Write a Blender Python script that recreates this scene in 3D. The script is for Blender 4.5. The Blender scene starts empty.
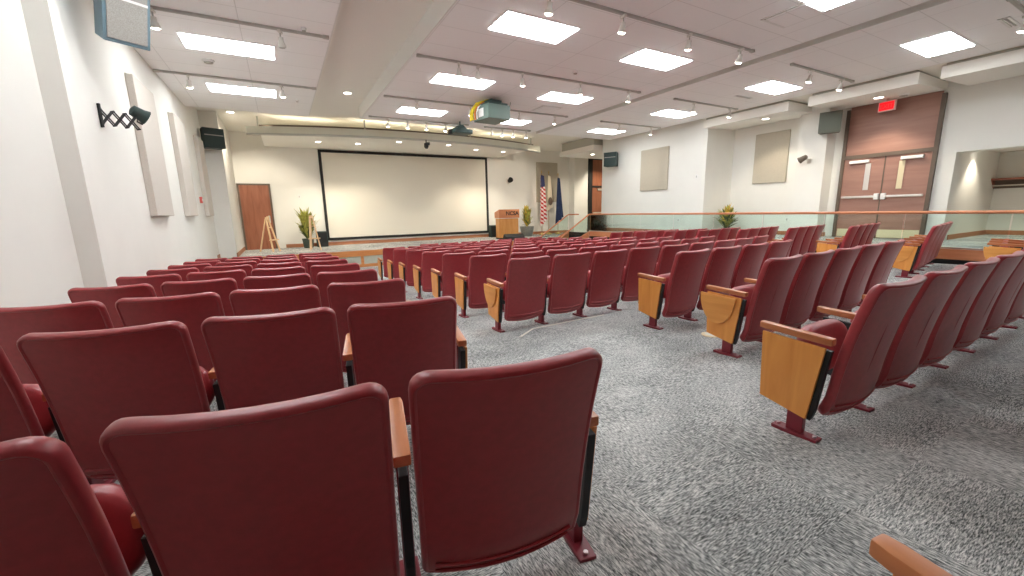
import bpy, bmesh, math, random
from mathutils import Vector, Matrix
random.seed(7)
C = bpy.context.scene.collection
PI = math.pi
EYE = 1.095            # eye height; everything below is written relative to the eye, then lifted

# ------------------------------------------------------------------ materials
def newmat(name):
    m = bpy.data.materials.new(name); m.use_nodes = True
    nt = m.node_tree
    b = nt.nodes['Principled BSDF']
    return m, nt, b
def setc(sock, c): sock.default_value = (c[0], c[1], c[2], 1)
def plain(name, col, rough=.6, metal=0, spec=.5, var=0.0, scale=8, coat=0, sheen=0):
    m, nt, b = newmat(name)
    setc(b.inputs['Base Color'], col); b.inputs['Roughness'].default_value = rough
    b.inputs['Metallic'].default_value = metal
    b.inputs['Specular IOR Level'].default_value = spec
    if coat: b.inputs['Coat Weight'].default_value = coat; b.inputs['Coat Roughness'].default_value = .32
    if sheen:
        b.inputs['Sheen Weight'].default_value = sheen; b.inputs['Sheen Roughness'].default_value = .4
    if var:
        tc = nt.nodes.new('ShaderNodeTexCoord'); n = nt.nodes.new('ShaderNodeTexNoise')
        n.inputs['Scale'].default_value = scale; n.inputs['Detail'].default_value = 4
        nt.links.new(tc.outputs['Object'], n.inputs['Vector'])
        r = nt.nodes.new('ShaderNodeValToRGB')
        r.color_ramp.elements[0].position = .3; r.color_ramp.elements[1].position = .7
        r.color_ramp.elements[0].color = tuple(c*(1-var) for c in col)+(1,)
        r.color_ramp.elements[1].color = tuple(min(1, c*(1+var)) for c in col)+(1,)
        nt.links.new(n.outputs['Fac'], r.inputs['Fac'])
        nt.links.new(r.outputs['Color'], b.inputs['Base Color'])
    return m
def emit(name, col, s):
    m, nt, b = newmat(name)
    setc(b.inputs['Base Color'], tuple(.25*c for c in col))
    setc(b.inputs['Emission Color'], col); b.inputs['Emission Strength'].default_value = s
    return m
def wood(name, c1, c2, axis='Z', rough=.4, scale=9):
    m, nt, b = newmat(name)
    tc = nt.nodes.new('ShaderNodeTexCoord'); mp = nt.nodes.new('ShaderNodeMapping')
    st = {'X': (.12, 1, 1), 'Y': (1, .12, 1), 'Z': (1, 1, .12)}[axis]
    mp.inputs['Scale'].default_value = tuple(s*scale for s in st)
    n = nt.nodes.new('ShaderNodeTexNoise'); n.inputs['Scale'].default_value = 2.2
    n.inputs['Detail'].default_value = 6; n.inputs['Distortion'].default_value = .6
    r = nt.nodes.new('ShaderNodeValToRGB')
    r.color_ramp.elements[0].position = .32; r.color_ramp.elements[1].position = .68
    r.color_ramp.elements[0].color = c1+(1,); r.color_ramp.elements[1].color = c2+(1,)
    nt.links.new(tc.outputs['Object'], mp.inputs['Vector']); nt.links.new(mp.outputs['Vector'], n.inputs['Vector'])
    nt.links.new(n.outputs['Fac'], r.inputs['Fac']); nt.links.new(r.outputs['Color'], b.inputs['Base Color'])
    b.inputs['Roughness'].default_value = rough
    return m
def carpet(name):
    m, nt, b = newmat(name); N = nt.nodes.new; L = nt.links.new
    tc = N('ShaderNodeTexCoord')
    def streak(sx, sy, sc):
        mp = N('ShaderNodeMapping'); mp.inputs['Scale'].default_value = (sx, sy, 1)
        n = N('ShaderNodeTexNoise'); n.inputs['Scale'].default_value = sc; n.inputs['Detail'].default_value = 3
        n.inputs['Roughness'].default_value = .65
        L(tc.outputs['Object'], mp.inputs['Vector']); L(mp.outputs['Vector'], n.inputs['Vector'])
        return n.outputs['Fac']
    a = streak(8, 1.3, 34); c = streak(1.3, 8, 34)
    ck = N('ShaderNodeTexChecker'); ck.inputs['Scale'].default_value = 1/.61
    ck.inputs['Color1'].default_value = (0, 0, 0, 1); ck.inputs['Color2'].default_value = (1, 1, 1, 1)
    mpc = N('ShaderNodeMapping'); mpc.inputs['Location'].default_value = (.113, .071, .5)
    mpc.inputs['Scale'].default_value = (1, 1, 0)
    L(tc.outputs['Object'], mpc.inputs['Vector']); L(mpc.outputs['Vector'], ck.inputs['Vector'])
    mx = N('ShaderNodeMix'); mx.data_type = 'FLOAT'
    L(ck.outputs['Fac'], mx.inputs[0]); L(a, mx.inputs[2]); L(c, mx.inputs[3])
    big = streak(1, 1, 1.3)
    ad = N('ShaderNodeMath'); ad.operation = 'MULTIPLY_ADD'
    L(big, ad.inputs[0]); ad.inputs[1].default_value = .25; L(mx.outputs[0], ad.inputs[2])
    r = N('ShaderNodeValToRGB')
    e = r.color_ramp.elements
    e[0].position = .47; e[0].color = CARPET[0]+(1,)
    e[1].position = .80; e[1].color = CARPET[2]+(1,)
    k = e.new(.62); k.color = CARPET[1]+(1,)
    L(ad.outputs[0], r.inputs['Fac']); L(r.outputs['Color'], b.inputs['Base Color'])
    b.inputs['Roughness'].default_value = .95; b.inputs['Specular IOR Level'].default_value = .15
    bp = N('ShaderNodeBump'); bp.inputs['Strength'].default_value = .35; bp.inputs['Distance'].default_value = .01
    L(mx.outputs[0], bp.inputs['Height']); L(bp.outputs['Normal'], b.inputs['Normal'])
    return m
def tile(name):
    m, nt, b = newmat(name); N = nt.nodes.new; L = nt.links.new
    tc = N('ShaderNodeTexCoord'); br = N('ShaderNodeTexBrick')
    br.offset = 0; br.inputs['Scale'].default_value = 1
    br.inputs['Brick Width'].default_value = 1.225; br.inputs['Row Height'].default_value = .665
    br.inputs['Mortar Size'].default_value = .006; br.inputs['Mortar Smooth'].default_value = .2
    setc(br.inputs['Color1'], (.93, .925, .92)); setc(br.inputs['Color2'], (.94, .935, .93)); setc(br.inputs['Mortar'], (.76, .755, .745))
    mp = N('ShaderNodeMapping'); mp.inputs['Location'].default_value = (.21, .02, 0)
    L(tc.outputs['Object'], mp.inputs['Vector']); L(mp.outputs['Vector'], br.inputs['Vector'])
    L(br.outputs['Color'], b.inputs['Base Color']); b.inputs['Roughness'].default_value = .9
    return m
def glass(name):
    m, nt, b = newmat(name); N = nt.nodes.new; L = nt.links.new
    t = N('ShaderNodeBsdfTransparent'); setc(t.inputs['Color'], (.88, .955, .93))
    g = N('ShaderNodeBsdfGlossy'); g.inputs['Roughness'].default_value = .05
    f = N('ShaderNodeFresnel'); f.inputs['IOR'].default_value = 1.35
    mx = N('ShaderNodeMixShader')
    L(f.outputs[0], mx.inputs[0]); L(t.outputs[0], mx.inputs[1]); L(g.outputs[0], mx.inputs[2])
    L(mx.outputs[0], nt.nodes['Material Output'].inputs['Surface'])
    return m
def stripes(name):
    m, nt, b = newmat(name); N = nt.nodes.new; L = nt.links.new
    tc = N('ShaderNodeTexCoord'); mp = N('ShaderNodeMapping')
    mp.inputs['Rotation'].default_value = (0, math.radians(-38), 0)
    w = N('ShaderNodeTexWave'); w.bands_direction = 'Z'; w.inputs['Scale'].default_value = 2.1
    L(tc.outputs['Object'], mp.inputs['Vector']); L(mp.outputs['Vector'], w.inputs['Vector'])
    r = N('ShaderNodeValToRGB'); r.color_ramp.interpolation = 'CONSTANT'
    r.color_ramp.elements[0].color = (.50, .03, .04, 1); r.color_ramp.elements[1].color = (.85, .82, .78, 1)
    r.color_ramp.elements[1].position = .5
    L(w.outputs['Fac'], r.inputs['Fac']); L(r.outputs['Color'], b.inputs['Base Color']); b.inputs['Roughness'].default_value = .7
    return m

CARPET = ((.045, .052, .050), (.345, .355, .35), (.84, .84, .81))
M = {}
M['fabric'] = plain('burgundy_upholstery', (.33, .026, .034), .42, var=.10, scale=40, spec=.5, coat=.3, sheen=.12)
M['pipe'] = plain('burgundy_piping', (.36, .036, .045), .36)
M['steel'] = plain('burgundy_painted_steel', (.20, .018, .030), .35)
M['black'] = plain('black_plastic', (.012, .012, .013), .5)
M['arm'] = wood('armrest_wood', (.42, .135, .050), (.60, .24, .10), 'Y', .3, 10)
M['panel'] = wood('end_panel_wood', (.66, .24, .045), (.80, .345, .08), 'Z', .35, 7)
M['tablet'] = wood('tablet_wood', (.66, .27, .06), (.80, .375, .10), 'Y', .35, 7)
M['bolt'] = plain('steel_bolt', (.6, .5, .5), .35, 1)
M['carpet'] = carpet('carpet_tile')
M['wall'] = plain('painted_wall', (.82, .815, .77), .85, var=.02, scale=1.5, spec=.25)
M['gyp'] = plain('painted_gypsum_ceiling', (.88, .86, .80), .9, spec=.2)
M['tile'] = tile('ceiling_tile')
M['tileedge'] = plain('ceiling_edge_trim', (.78, .78, .75), .7)
M['reveal'] = plain('grey_ceiling_reveal', (.44, .44, .38), .8)
M['doorwood'] = wood('red_brown_door_wood', (.26, .085, .040), (.35, .130, .068), 'Z', .45, 5)
M['doorwood2'] = wood('pale_red_door_wood', (.32, .165, .125), (.39, .21, .16), 'Y', .45, 4)
M['doorframe'] = plain('bronze_door_frame', (.13, .095, .07), .5)
M['metal'] = plain('brushed_metal', (.70, .67, .62), .35, .9)
M['accent'] = wood('stage_edge_wood', (.55, .20, .06), (.68, .29, .10), 'X', .4, 6)
M['accentY'] = wood('handrail_wood', (.55, .20, .09), (.66, .28, .14), 'Y', .35, 6)
M['base'] = wood('baseboard_wood', (.40, .16, .08), (.50, .22, .11), 'X', .5, 6)
M['screen'] = plain('screen_fabric', (.80, .77, .68), .9, spec=.1)
M['blk'] = plain('matte_black', (.008, .009, .009), .6)
M['acou'] = plain('acoustic_fabric', (.50, .455, .37), .95, var=.08, scale=90, spec=.1)
M['acoul'] = plain('pale_acoustic_fabric', (.63, .59, .535), .95, var=.05, scale=90, spec=.1)
M['spk'] = plain('dark_green_black_speaker', (.018, .040, .036), .6)
M['spkblue'] = plain('blue_grey_speaker_body', (.16, .25, .30), .5)
M['spkgrey'] = plain('grey_green_speaker', (.13, .145, .115), .6)
M['grille'] = plain('grey_speaker_grille', (.36, .35, .32), .7, var=.25, scale=160)
M['fascia'] = plain('stage_front_panel', (.44, .45, .38), .85, var=.06, scale=30)
M['canopy'] = plain('grey_green_canopy_fascia', (.68, .68, .58), .7)
M['glass'] = glass('railing_glass')
M['white'] = plain('white_plastic', (.82, .82, .80), .4)
M['grey'] = plain('grey_rail', (.46, .46, .42), .5)
M['can'] = plain('white_spot_can', (.70, .69, .64), .4)
M['lamp'] = emit('fluorescent_diffuser', (.95, .985, 1), 9.0)
M['lens'] = emit('spot_lens', (1, .90, .74), 11.0)
M['lensoff'] = plain('unlit_lens', (.55, .55, .5), .2)
M['dl'] = emit('downlight_lens', (1, .93, .80), 7.0)
M['exit'] = emit('exit_sign_red', (1, .002, .012), .42)
M['exitrim'] = plain('exit_sign_rim', (.80, .55, .52), .5)
M['proj'] = plain('grey_green_projector', (.12, .18, .155), .5)
M['projd'] = plain('dark_projector', (.02, .05, .045), .5)
M['yellow'] = plain('yellow_cable', (.80, .62, .02), .5)
M['orange'] = plain('orange_cable', (.70, .22, .03), .5)
M['stripe'] = stripes('flag_stripes')
M['navy'] = plain('navy_flag', (.025, .045, .12), .7, var=.3, scale=12)
M['flagwhite'] = plain('white_flag', (.82, .76, .62), .7)
M['flagblue'] = plain('flag_canton', (.04, .05, .14), .7)
M['gold'] = plain('gold_fringe', (.60, .42, .14), .4, .3)
M['pole'] = wood('flag_pole_wood', (.36, .22, .09), (.48, .30, .13), 'Z', .4)
M['easel'] = wood('pale_easel_wood', (.72, .48, .27), (.82, .60, .38), 'Z', .5)
M['leafy'] = plain('yellow_green_leaf', (.42, .42, .09), .55, var=.4, scale=14)
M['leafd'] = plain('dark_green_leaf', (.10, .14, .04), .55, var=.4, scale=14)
M['bloom'] = plain('yellow_bloom', (.70, .48, .08), .6, var=.35, scale=20)
M['pot'] = plain('dark_green_pot', (.05, .075, .06), .5, var=.3, scale=20)
M['potgrey'] = plain('grey_planter', (.20, .21, .19), .7, var=.2, scale=20)
M['soil'] = plain('soil', (.05, .035, .02), .9)
M['red'] = plain('red_alarm', (.6, .10, .08), .4)
M['tape'] = plain('pale_floor_tape', (.72, .68, .60), .6)
M['brass'] = plain('pale_brass', (.72, .60, .38), .4, .2)
M['shelf'] = wood('coat_shelf_wood', (.28, .08, .05), (.36, .12, .07), 'Y', .4)
M['pane'] = plain('door_light_pane', (.75, .66, .44), .15)
M['ink'] = plain('dark_lettering', (.02, .012, .01), .5)
M['lectop'] = wood('lectern_red_wood', (.58, .20, .08), (.68, .27, .11), 'X', .4, 5)
M['lecbody'] = wood('lectern_body_wood', (.64, .27, .065), (.74, .36, .11), 'Z', .4, 5)

# ------------------------------------------------------------------ mesh helpers
class MB:
    def __init__(s): s.v = []; s.f = []
    def add(s, vs, fs):
        o = len(s.v); s.v += [tuple(p) for p in vs]; s.f += [tuple(i+o for i in f) for f in fs]; return s
    def box(s, x0, x1, y0, y1, z0, z1, mat=None):
        P = [(x0,y0,z0),(x1,y0,z0),(x1,y1,z0),(x0,y1,z0),(x0,y0,z1),(x1,y0,z1),(x1,y1,z1),(x0,y1,z1)]
        if mat: P = [tuple(mat @ Vector(p)) for p in P]
        return s.add(P, [(0,3,2,1),(4,5,6,7),(0,1,5,4),(1,2,6,5),(2,3,7,6),(3,0,4,7)])
    def prism(s, poly, d0, d1, axis='x', mat=None):
        # poly in the two other axes (in order), extruded along axis
        n = len(poly)
        def P(a, b, d): return {'x': (d, a, b), 'y': (a, d, b), 'z': (a, b, d)}[axis]
        V = [P(a, b, d0) for a, b in poly]+[P(a, b, d1) for a, b in poly]
        if mat: V = [tuple(mat @ Vector(p)) for p in V]
        return s.add(V, [tuple(range(n))[::-1], tuple(range(n, 2*n))]+[(i, (i+1) % n, n+(i+1) % n, n+i) for i in range(n)])
    def tube(s, pts, r, n=8, cap=True, r2=None):
        pts = [Vector(p) for p in pts]; base = len(s.v)
        for k, p in enumerate(pts):
            t = (pts[min(k+1, len(pts)-1)]-pts[max(k-1, 0)]).normalized()
            up = Vector((0, 0, 1)) if abs(t.z) < .9 else Vector((0, 1, 0))
            a = t.cross(up).normalized(); b = a.cross(t)
            rr = r if r2 is None else r+(r2-r)*k/max(1, len(pts)-1)
            for i in range(n):
                q = 2*PI*i/n; s.v.append(tuple(p+a*math.cos(q)*rr+b*math.sin(q)*rr))
        for k in range(len(pts)-1):
            for i in range(n):
                s.f.append((base+k*n+i, base+k*n+(i+1) % n, base+(k+1)*n+(i+1) % n, base+(k+1)*n+i))
        if cap:
            s.f.append(tuple(base+i for i in range(n))[::-1]); o = base+(len(pts)-1)*n
            s.f.append(tuple(o+i for i in range(n)))
        return s
    def lathe(s, prof, n=20, mat=None):
        base = len(s.v); V = []
        for r, z in prof:
            for i in range(n):
                q = 2*PI*i/n; V.append((r*math.cos(q), r*math.sin(q), z))
        if mat: V = [tuple(mat @ Vector(p)) for p in V]
        s.v += [tuple(p) for p in V]
        for k in range(len(prof)-1):
            for i in range(n):
                s.f.append((base+k*n+i, base+k*n+(i+1) % n, base+(k+1)*n+(i+1) % n, base+(k+1)*n+i))
        s.f.append(tuple(base+i for i in range(n))[::-1]); o = base+(len(prof)-1)*n
        s.f.append(tuple(o+i for i in range(n)))
        return s
    def build(s, name, mat, parent=None, bevel=0, smooth=False, seg=2):
        me = bpy.data.meshes.new(name); me.from_pydata(s.v, [], s.f)
        bm = bmesh.new(); bm.from_mesh(me)
        bmesh.ops.recalc_face_normals(bm, faces=bm.faces)
        if bevel:
            bmesh.ops.bevel(bm, geom=[e for e in bm.edges if e.calc_face_angle(0) > .5], offset=bevel, segments=seg, affect='EDGES', profile=.6)
        bm.to_mesh(me); bm.free()
        me.materials.append(mat)
        if smooth:
            for p in me.polygons: p.use_smooth = True
            try: me.set_sharp_from_angle(angle=math.radians(40))
            except Exception: pass
        o = bpy.data.objects.new(name, me); C.objects.link(o)
        if parent: o.parent = parent
        return o
def tag(o, label, cat, group=None):
    o['label'] = label; o['category'] = cat
    if group: o['group'] = group
    return o
def thing(name, label, cat, loc=(0,0,0), rz=0, group=None):
    o = bpy.data.objects.new(name, None); C.objects.link(o)
    o.location = loc; o.rotation_euler = (0, 0, rz); o.empty_display_size = .1
    return tag(o, label, cat, group)
def struct(o, label=None):
    o['kind'] = 'structure'
    if label: o['label'] = label
    return o
def copyo(src, parent):
    c = src.copy(); C.objects.link(c); c.parent = parent
    for ch in src.children: copyo(ch, c)
    return c
def dup(root, loc, rz, label, group=None):
    r = root.copy(); C.objects.link(r); r.location = loc; r.rotation_euler = (0, 0, rz); r['label'] = label
    if group: r['group'] = group
    for ch in list(root.children): copyo(ch, r)
    return r
ORD = ['first', 'second', 'third', 'fourth', 'fifth', 'sixth', 'seventh', 'eighth', 'ninth', 'tenth', 'eleventh', 'twelfth']

# ------------------------------------------------------------------ the floor
XE, XW = 10.6, 13.05          # edge of the side walkway, right wall
ZST, ZWK = -1.19, -.87        # stage floor, side walkway
YS, YB = 14.1, 17.6           # stage front, front wall
def lerp(pts, t):
    if t <= pts[0][0]: return pts[0][1]
    for (a, va), (b, vb) in zip(pts, pts[1:]):
        if t <= b: return va+(vb-va)*(t-a)/(b-a)
    return pts[-1][1]
def zf(x, y):
    z = -1.095-.044*y
    off = lerp([(-3, 0), (.4, .012), (.9, .012), (2.0, .014), (2.9, .025), (3.7, .012), (4.8, .0), (6.3, -.01)], y)
    offr = lerp([(-2, .02), (2, .06), (3.5, .10), (5, .08), (8, .055), (13, .0)], y)
    wl = lerp([(-1.5, .055), (-.6, .042), (.5, .018), (1.0, 0)], x)*lerp([(1.45, .2), (1.8, .45), (5, .4), (9, 0)], y)
    if x < 1.0: k = wl
    elif x < 1.9: k = off*(x-1.0)/.9
    elif x < 6.4: k = off
    elif x < 8: k = off+(offr-off)*(x-6.4)/1.6
    else: k = offr
    return z+k
mb = MB(); nx, ny = 50, 76
xs = [-2.3+(XE+.05+2.3)*i/nx for i in range(nx+1)]; ys = [-5+(YS+.05+5)*j/ny for j in range(ny+1)]
V = [(x, y, zf(x, y)) for y in ys for x in xs]
mb.add(V, [(j*(nx+1)+i, j*(nx+1)+i+1, (j+1)*(nx+1)+i+1, (j+1)*(nx+1)+i) for j in range(ny) for i in range(nx)])
struct(mb.build('floor', M['carpet'], smooth=True), 'grey mottled carpet tile floor sloping down to the stage')
struct(MB().box(-1.8, 10.3, YS-.0, YB+.1, ZST-.05, ZST).build('floor_stage', M['carpet']), 'carpeted stage floor in front of the projection screen')
mb = MB()
ZT = lambda y: lerp([(11.8, ZWK), (14, ZST), (20, ZST)], y)
yy = [-5, 11.8, 14, YB+.1]
for a, b in zip(yy, yy[1:]):
    mb.add([(XE,a,ZT(a)),(16.6,a,ZT(a)),(16.6,b,ZT(b)),(XE,b,ZT(b)),(XE,a,ZT(a)-.06),(16.6,a,ZT(a)-.06),(16.6,b,ZT(b)-.06),(XE,b,ZT(b)-.06)],
           [(0,1,2,3),(7,6,5,4),(0,4,5,1),(2,6,7,3),(1,5,6,2),(3,7,4,0)])
struct(mb.build('floor_walkway', M['carpet']), 'raised carpeted walkway behind the glass railing')
# walkway edge : wood fascia over a dark recessed base
mb = MB(); mb.box(XE-.02, XE+.02, -5, 12.6, ZWK-.17, ZWK+.012)
struct(mb.build('trim_1', M['accentY']), 'wooden fascia along the walkway edge')
mb = MB(); mb.box(XE+.02, XE+.06, -5, 14.1, -1.95, ZWK-.05)
struct(mb.build('trim_2', M['blk']), 'dark base below the walkway fascia')
# stage front
zb = zf(3, YS)
struct(MB().box(-1.75, 10.3, YS, YS+.05, zb-.2, ZST-.05).build('wall_stage', M['fascia']), 'grey green panels of the stage front')
mb = MB(); mb.box(-1.75, 10.3, YS-.03, YS+.06, ZST-.17, ZST+.012)
struct(mb.build('trim_3', M['accent']), 'wooden nosing along the stage front')
mb = MB(); mb.box(-1.75, 10.3, YS-.02, YS+.0, zb-.2, zb+.10)
struct(mb.build('trim_4', M['accent']), 'wooden base strip of the stage front')
mb = MB()
for k in range(7):
    x = -1.45+k*1.8; mb.box(x, x+.09, YS-.018, YS+.0, zb-.1, ZST-.15)
struct(mb.build('trim_5', M['accent']), 'upright wooden strips of the stage front')

# ------------------------------------------------------------------ walls
ZC = 2.6; ZG = 2.92
W = M['wall']
for a in ((-1.70, 5.72, 14.6), (-1.77, -5.2, 5.5), (-1.60, 5.5, 5.72), (-1.27, 14.6, YB+.2)):
    struct(MB().box(-2.2, a[0], a[1], a[2], -2.2, 3.1).build('wall_left', W), 'off-white stepped wall on the left')
struct(MB().box(-2.2, 17, YB, YB+.2, -2.2, 3.3).build('wall_front', W), 'off-white wall behind the stage')
struct(MB().box(13.35, 14.2, YB-.45, YB, -2.2, 3.3).build('wall_front', W), 'off-white pilaster right of the flags')
struct(MB().box(-2.2, 17, -5.2, -5, -2.2, 3.3).build('wall_rear', M['shelf']), 'unseen dark wood wall behind the last row')  # out of view; made dark to keep bounce light off the chair backs
for a, lab in (((11.7, 13.3, 8.45, 13.2, -2.2, 3.1), 'wall block beside the walkway'), ((XW, 13.4, 3.3, 8.45, -2.2, 3.1), 'wall with the double doors and the plant recess'),
               ((12.6, XW, 5.62, 6.3, -2.2, 3.1), 'pilaster beside the double doors'), ((XW, 13.4, -5, 3.3, 1.06, 3.1), 'wall over the coat alcove'), ((13.4, 16.4, 3.3, 3.5, -2.2, 3.1), 'side wall of the coat alcove'),
               ((16.2, 16.4, -5, 3.5, -2.2, 3.1), 'back wall of the coat alcove'), ((13.3, 16.6, 13.0, 13.2, -2.2, 3.1), 'wall of the far corridor'), ((16.2, 16.4, 13.2, YB, -2.2, 3.3), 'end wall of the far corridor')):
    struct(MB().box(*a).build('wall_right', W), lab)
struct(MB().box(XW+.3, 16.3, -5, 3.35, 1.2, 1.3).build('ceiling_alcove', M['gyp']), 'low ceiling of the coat alcove')
# baseboards
mb = MB(); mb.box(-1.27, -1.0, YB-.02, YB, ZST, ZST+.13); mb.box(.05, 14.6, YB-.02, YB, ZST, ZST+.13)
struct(mb.build('baseboard_front', M['base']), 'wooden baseboard behind the stage')
mb = MB(); mb.box(-1.29, -1.25, 14.6, YB, ZST, ZST+.13); mb.box(-1.72, -1.685, YS, 14.6, ZST, ZST+.13)
struct(mb.build('baseboard_left', M['base']), 'wooden baseboard at the stage end of the left wall')
mb = MB(); mb.box(XW-.02, XW, 6.3, 8.45, ZWK, ZWK+.11); mb.box(12.58, 12.6, 5.62, 6.3, ZWK, ZWK+.11); mb.box(12.58, XW, 5.6, 5.62, ZWK, ZWK+.11)
mb.box(13.4, 16.2, 3.28, 3.3, ZWK, ZWK+.11); mb.box(16.18, 16.2, -5, 3.3, ZWK, ZWK+.11); mb.box(11.68, 11.7, 8.45, 13.2, ZWK-.3, ZWK+.11)
struct(mb.build('baseboard_right', M['base']), 'brown baseboard along the walkway wall')

# ------------------------------------------------------------------ ceiling
struct(MB().box(-2.2, 17, -5.2, YB+.2, ZG, ZG+.1).build('ceiling', M['gyp']), 'painted upper ceiling')
def bay(n, x0, x1, y1, lab):
    o = MB().box(x0, x1, -5, y1, ZC, ZC+.05).build('ceiling_bay', M['tile']); struct(o, lab)
    e = MB()
    e.box(x0-.02, x0, -5, y1, ZC, ZG); e.box(x1, x1+.02, -5, y1, ZC, ZG); e.box(x0-.02, x1+.02, y1, y1+.02, ZC, ZG)
    e.build('edge_trim', M['tileedge'], o); return o
bay(1, -1.69, .93, 12.65, 'tiled ceiling bay beside the left wall')
bay(2, 2.22, 7.74, 12.4, 'tiled ceiling bay over the centre seats')
bay(3, 8.02, 11.35, 12.4, 'tiled ceiling bay over the right seats')
struct(MB().box(7.765, 7.995, -5, 12.4, ZC+.10, ZC+.15).build('ceiling_reveal', M['reveal']), 'narrow grey slot between two ceiling bays')
struct(MB().box(11.37, 13.3, -5, 8.5, 2.615, 2.68).build('ceiling_strip', M['gyp']), 'plain ceiling strip above the soffits')
# soffit boxes along the right wall, dark reveal above
def soffit(y0, y1, lab):
    p = [(11.45, 2.34), (XW, 2.41), (XW, 2.56), (11.45, 2.56)]
    o = MB().prism(p, y0, y1, 'y').build('ceiling_soffit', M['gyp']); struct(o, lab)
    MB().box(11.50, XW, y0+.05, y1-.05, 2.56, 2.62).build('reveal', M['reveal'], o)
soffit(3.62, 5.6, 'dropped soffit over the double doors'); soffit(6.05, 8.44, 'dropped soffit over the plant recess')
soffit(-1.5, 3.3, 'dropped soffit over the coat alcove')
o = MB().box(11.3, 14.2, 13.3, 15.6, 2.36, 2.56).build('ceiling_soffit', M['gyp']); struct(o, 'dropped soffit before the far door')
MB().box(11.36, 14.1, 13.36, 15.5, 2.56, 2.9).build('reveal', M['reveal'], o)
# canopy over the stage with bowed front
t = thing('stage_canopy', 'bowed grey green canopy hung above the projection screen', 'canopy', (4.4, 15.5, 2.4))
def bow(x): return 14.72-.98*(1-((x-4.4)/5.2)**2)
xs_ = [-.62+(9.7+.62)*i/30 for i in range(31)]
poly = [(x, bow(x)) for x in xs_]
def off(P): return [(x-4.4, y-15.5) for x, y in P]
mb = MB(); mb.prism(off(poly+[(x, y+.08) for x, y in reversed(poly)]), 0.0, .20, 'z')
mb.build('fascia', M['canopy'], t)
poly2 = [(x, y-.05) for x, y in poly]
mb = MB(); mb.prism(off(poly2+[(x, y+.14) for x, y in reversed(poly)]), -.035, 0, 'z'); mb.build('lower_lip', M['grey'], t)
mb = MB(); mb.prism(off([(x, y+.08) for x, y in poly if -.3 < x < 9.4]+[(9.2, YB-.005), (-.25, YB-.005)]), .07, .13, 'z'); mb.build('underside', M['gyp'], t)
for hx in (-.3, 2.6, 6.2, 9.2):
    MB().box(hx-.02-4.4, hx+.02-4.4, bow(hx)+.1-15.5, bow(hx)+.14-15.5, .1, .5).build('hanger', M['grey'], t)
mb = MB(); mb.prism(off([(x, y+.12) for x, y in poly if -.4 < x < 9.4]+[(x, y+.16) for x, y in reversed(poly) if -.4 < x < 9.4]), .20, .27, 'z'); mb.build('painted_shade_board', M['doorframe'], t)  # dark board stands in for the shade in the gap above the fascia

# ------------------------------------------------------------------ light fittings
def light_panel(x, y, lab, first=[None]):
    if first[0] is None:
        t = thing('ceiling_light', lab, 'ceiling light', (x, y, ZC), 0, 'recessed ceiling lights')
        fr = MB()
        for a in ((-.61, .61, -.31, -.29), (-.61, .61, .29, .31), (-.61, -.59, -.29, .29), (.59, .61, -.29, .29)):
            fr.box(a[0], a[1], a[2], a[3], -.012, 0.0)
        fr.build('frame', M['white'], t)
        MB().box(-.59, .59, -.29, .29, -.022, -.001).build('diffuser', M['lamp'], t, bevel=.006)
        lv = MB()
        for k in (-.1, .1): lv.box(-.59, .59, k-.006, k+.006, -.026, -.022)
        for k in range(1, 6): lv.box(-.59+k*1.18/6-.004, -.59+k*1.18/6+.004, -.29, .29, -.025, -.022)
        lv.build('louvre', M['white'], t)
        first[0] = t; return t
    return dup(first[0], (x, y, ZC), 0, lab)
rown = {2.85: 'fourth row from the stage', 5.5: 'third row from the stage', 8.2: 'second row from the stage', 10.95: 'row nearest the stage', .15: 'row above the rear seats', -2.5: 'row near the rear wall'}
for nm, x, dy in (('left bay column', -.40, -.1), ('centre bay left column', 3.5, -.04), ('centre bay right column', 6.16, .08), ('right bay column', 9.97, .12)):
    for y in (10.95, 8.2, 5.5, 2.85)+((.15,) if x > 6 else ()):
        if nm.startswith('left') and y == 10.95: dyy = -.3
        else: dyy = dy
        light_panel(x, y+dyy, 'bright recessed ceiling light, '+nm+', '+rown[y])
def rail(x0, x1, y, z, lab, p0=(), lit=()):
    t = thing('light_track', lab, 'light track', ((x0+x1)/2, y, z), 0, 'ceiling light tracks')
    h = (x1-x0)/2
    MB().box(-h, h, -.018, .018, -.0, .035).build('rail', M['grey'], t, bevel=.004)
    MB().box(-h-.03, -h+.05, -.026, .026, -.004, .037).build('end_cap', M['grey'], t); MB().box(h-.05, h+.03, -.026, .026, -.004, .037).build('end_cap', M['grey'], t)
    return t
SPOT = [None, None]
def spot(x, y, z, lab, lit=True, rz=0.3):
    i = 0 if lit else 1
    if SPOT[i] is None:
        t = thing('track_spotlight', lab, 'spotlight', (x, y, z), rz, 'track spotlights')
        MB().box(-.022, .022, -.05, .05, -.03, 0).build('adapter', M['can'], t, bevel=.005)
        MB().tube([(0, 0, -.03), (0, 0, -.085)], .009, 8).build('stem', M['grey'], t)
        tl = Matrix.Translation((0, 0, -.085)) @ Matrix.Rotation(math.radians(14), 4, 'X')
        MB().lathe([(.012, .005), (.034, 0), (.034, -.05), (.040, -.062), (.052, -.095), (.054, -.125), (.049, -.125), (.047, -.118)], 18, tl).build('can', M['can'], t, smooth=True)
        MB().lathe([(.045, -.119), (.048, -.124), (.03, -.138), (.001, -.142)], 18, tl).build('lens', M['lens'] if lit else M['lensoff'], t, smooth=True)
        SPOT[i] = t; return t
    return dup(SPOT[i], (x, y, z), rz, lab)
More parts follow.
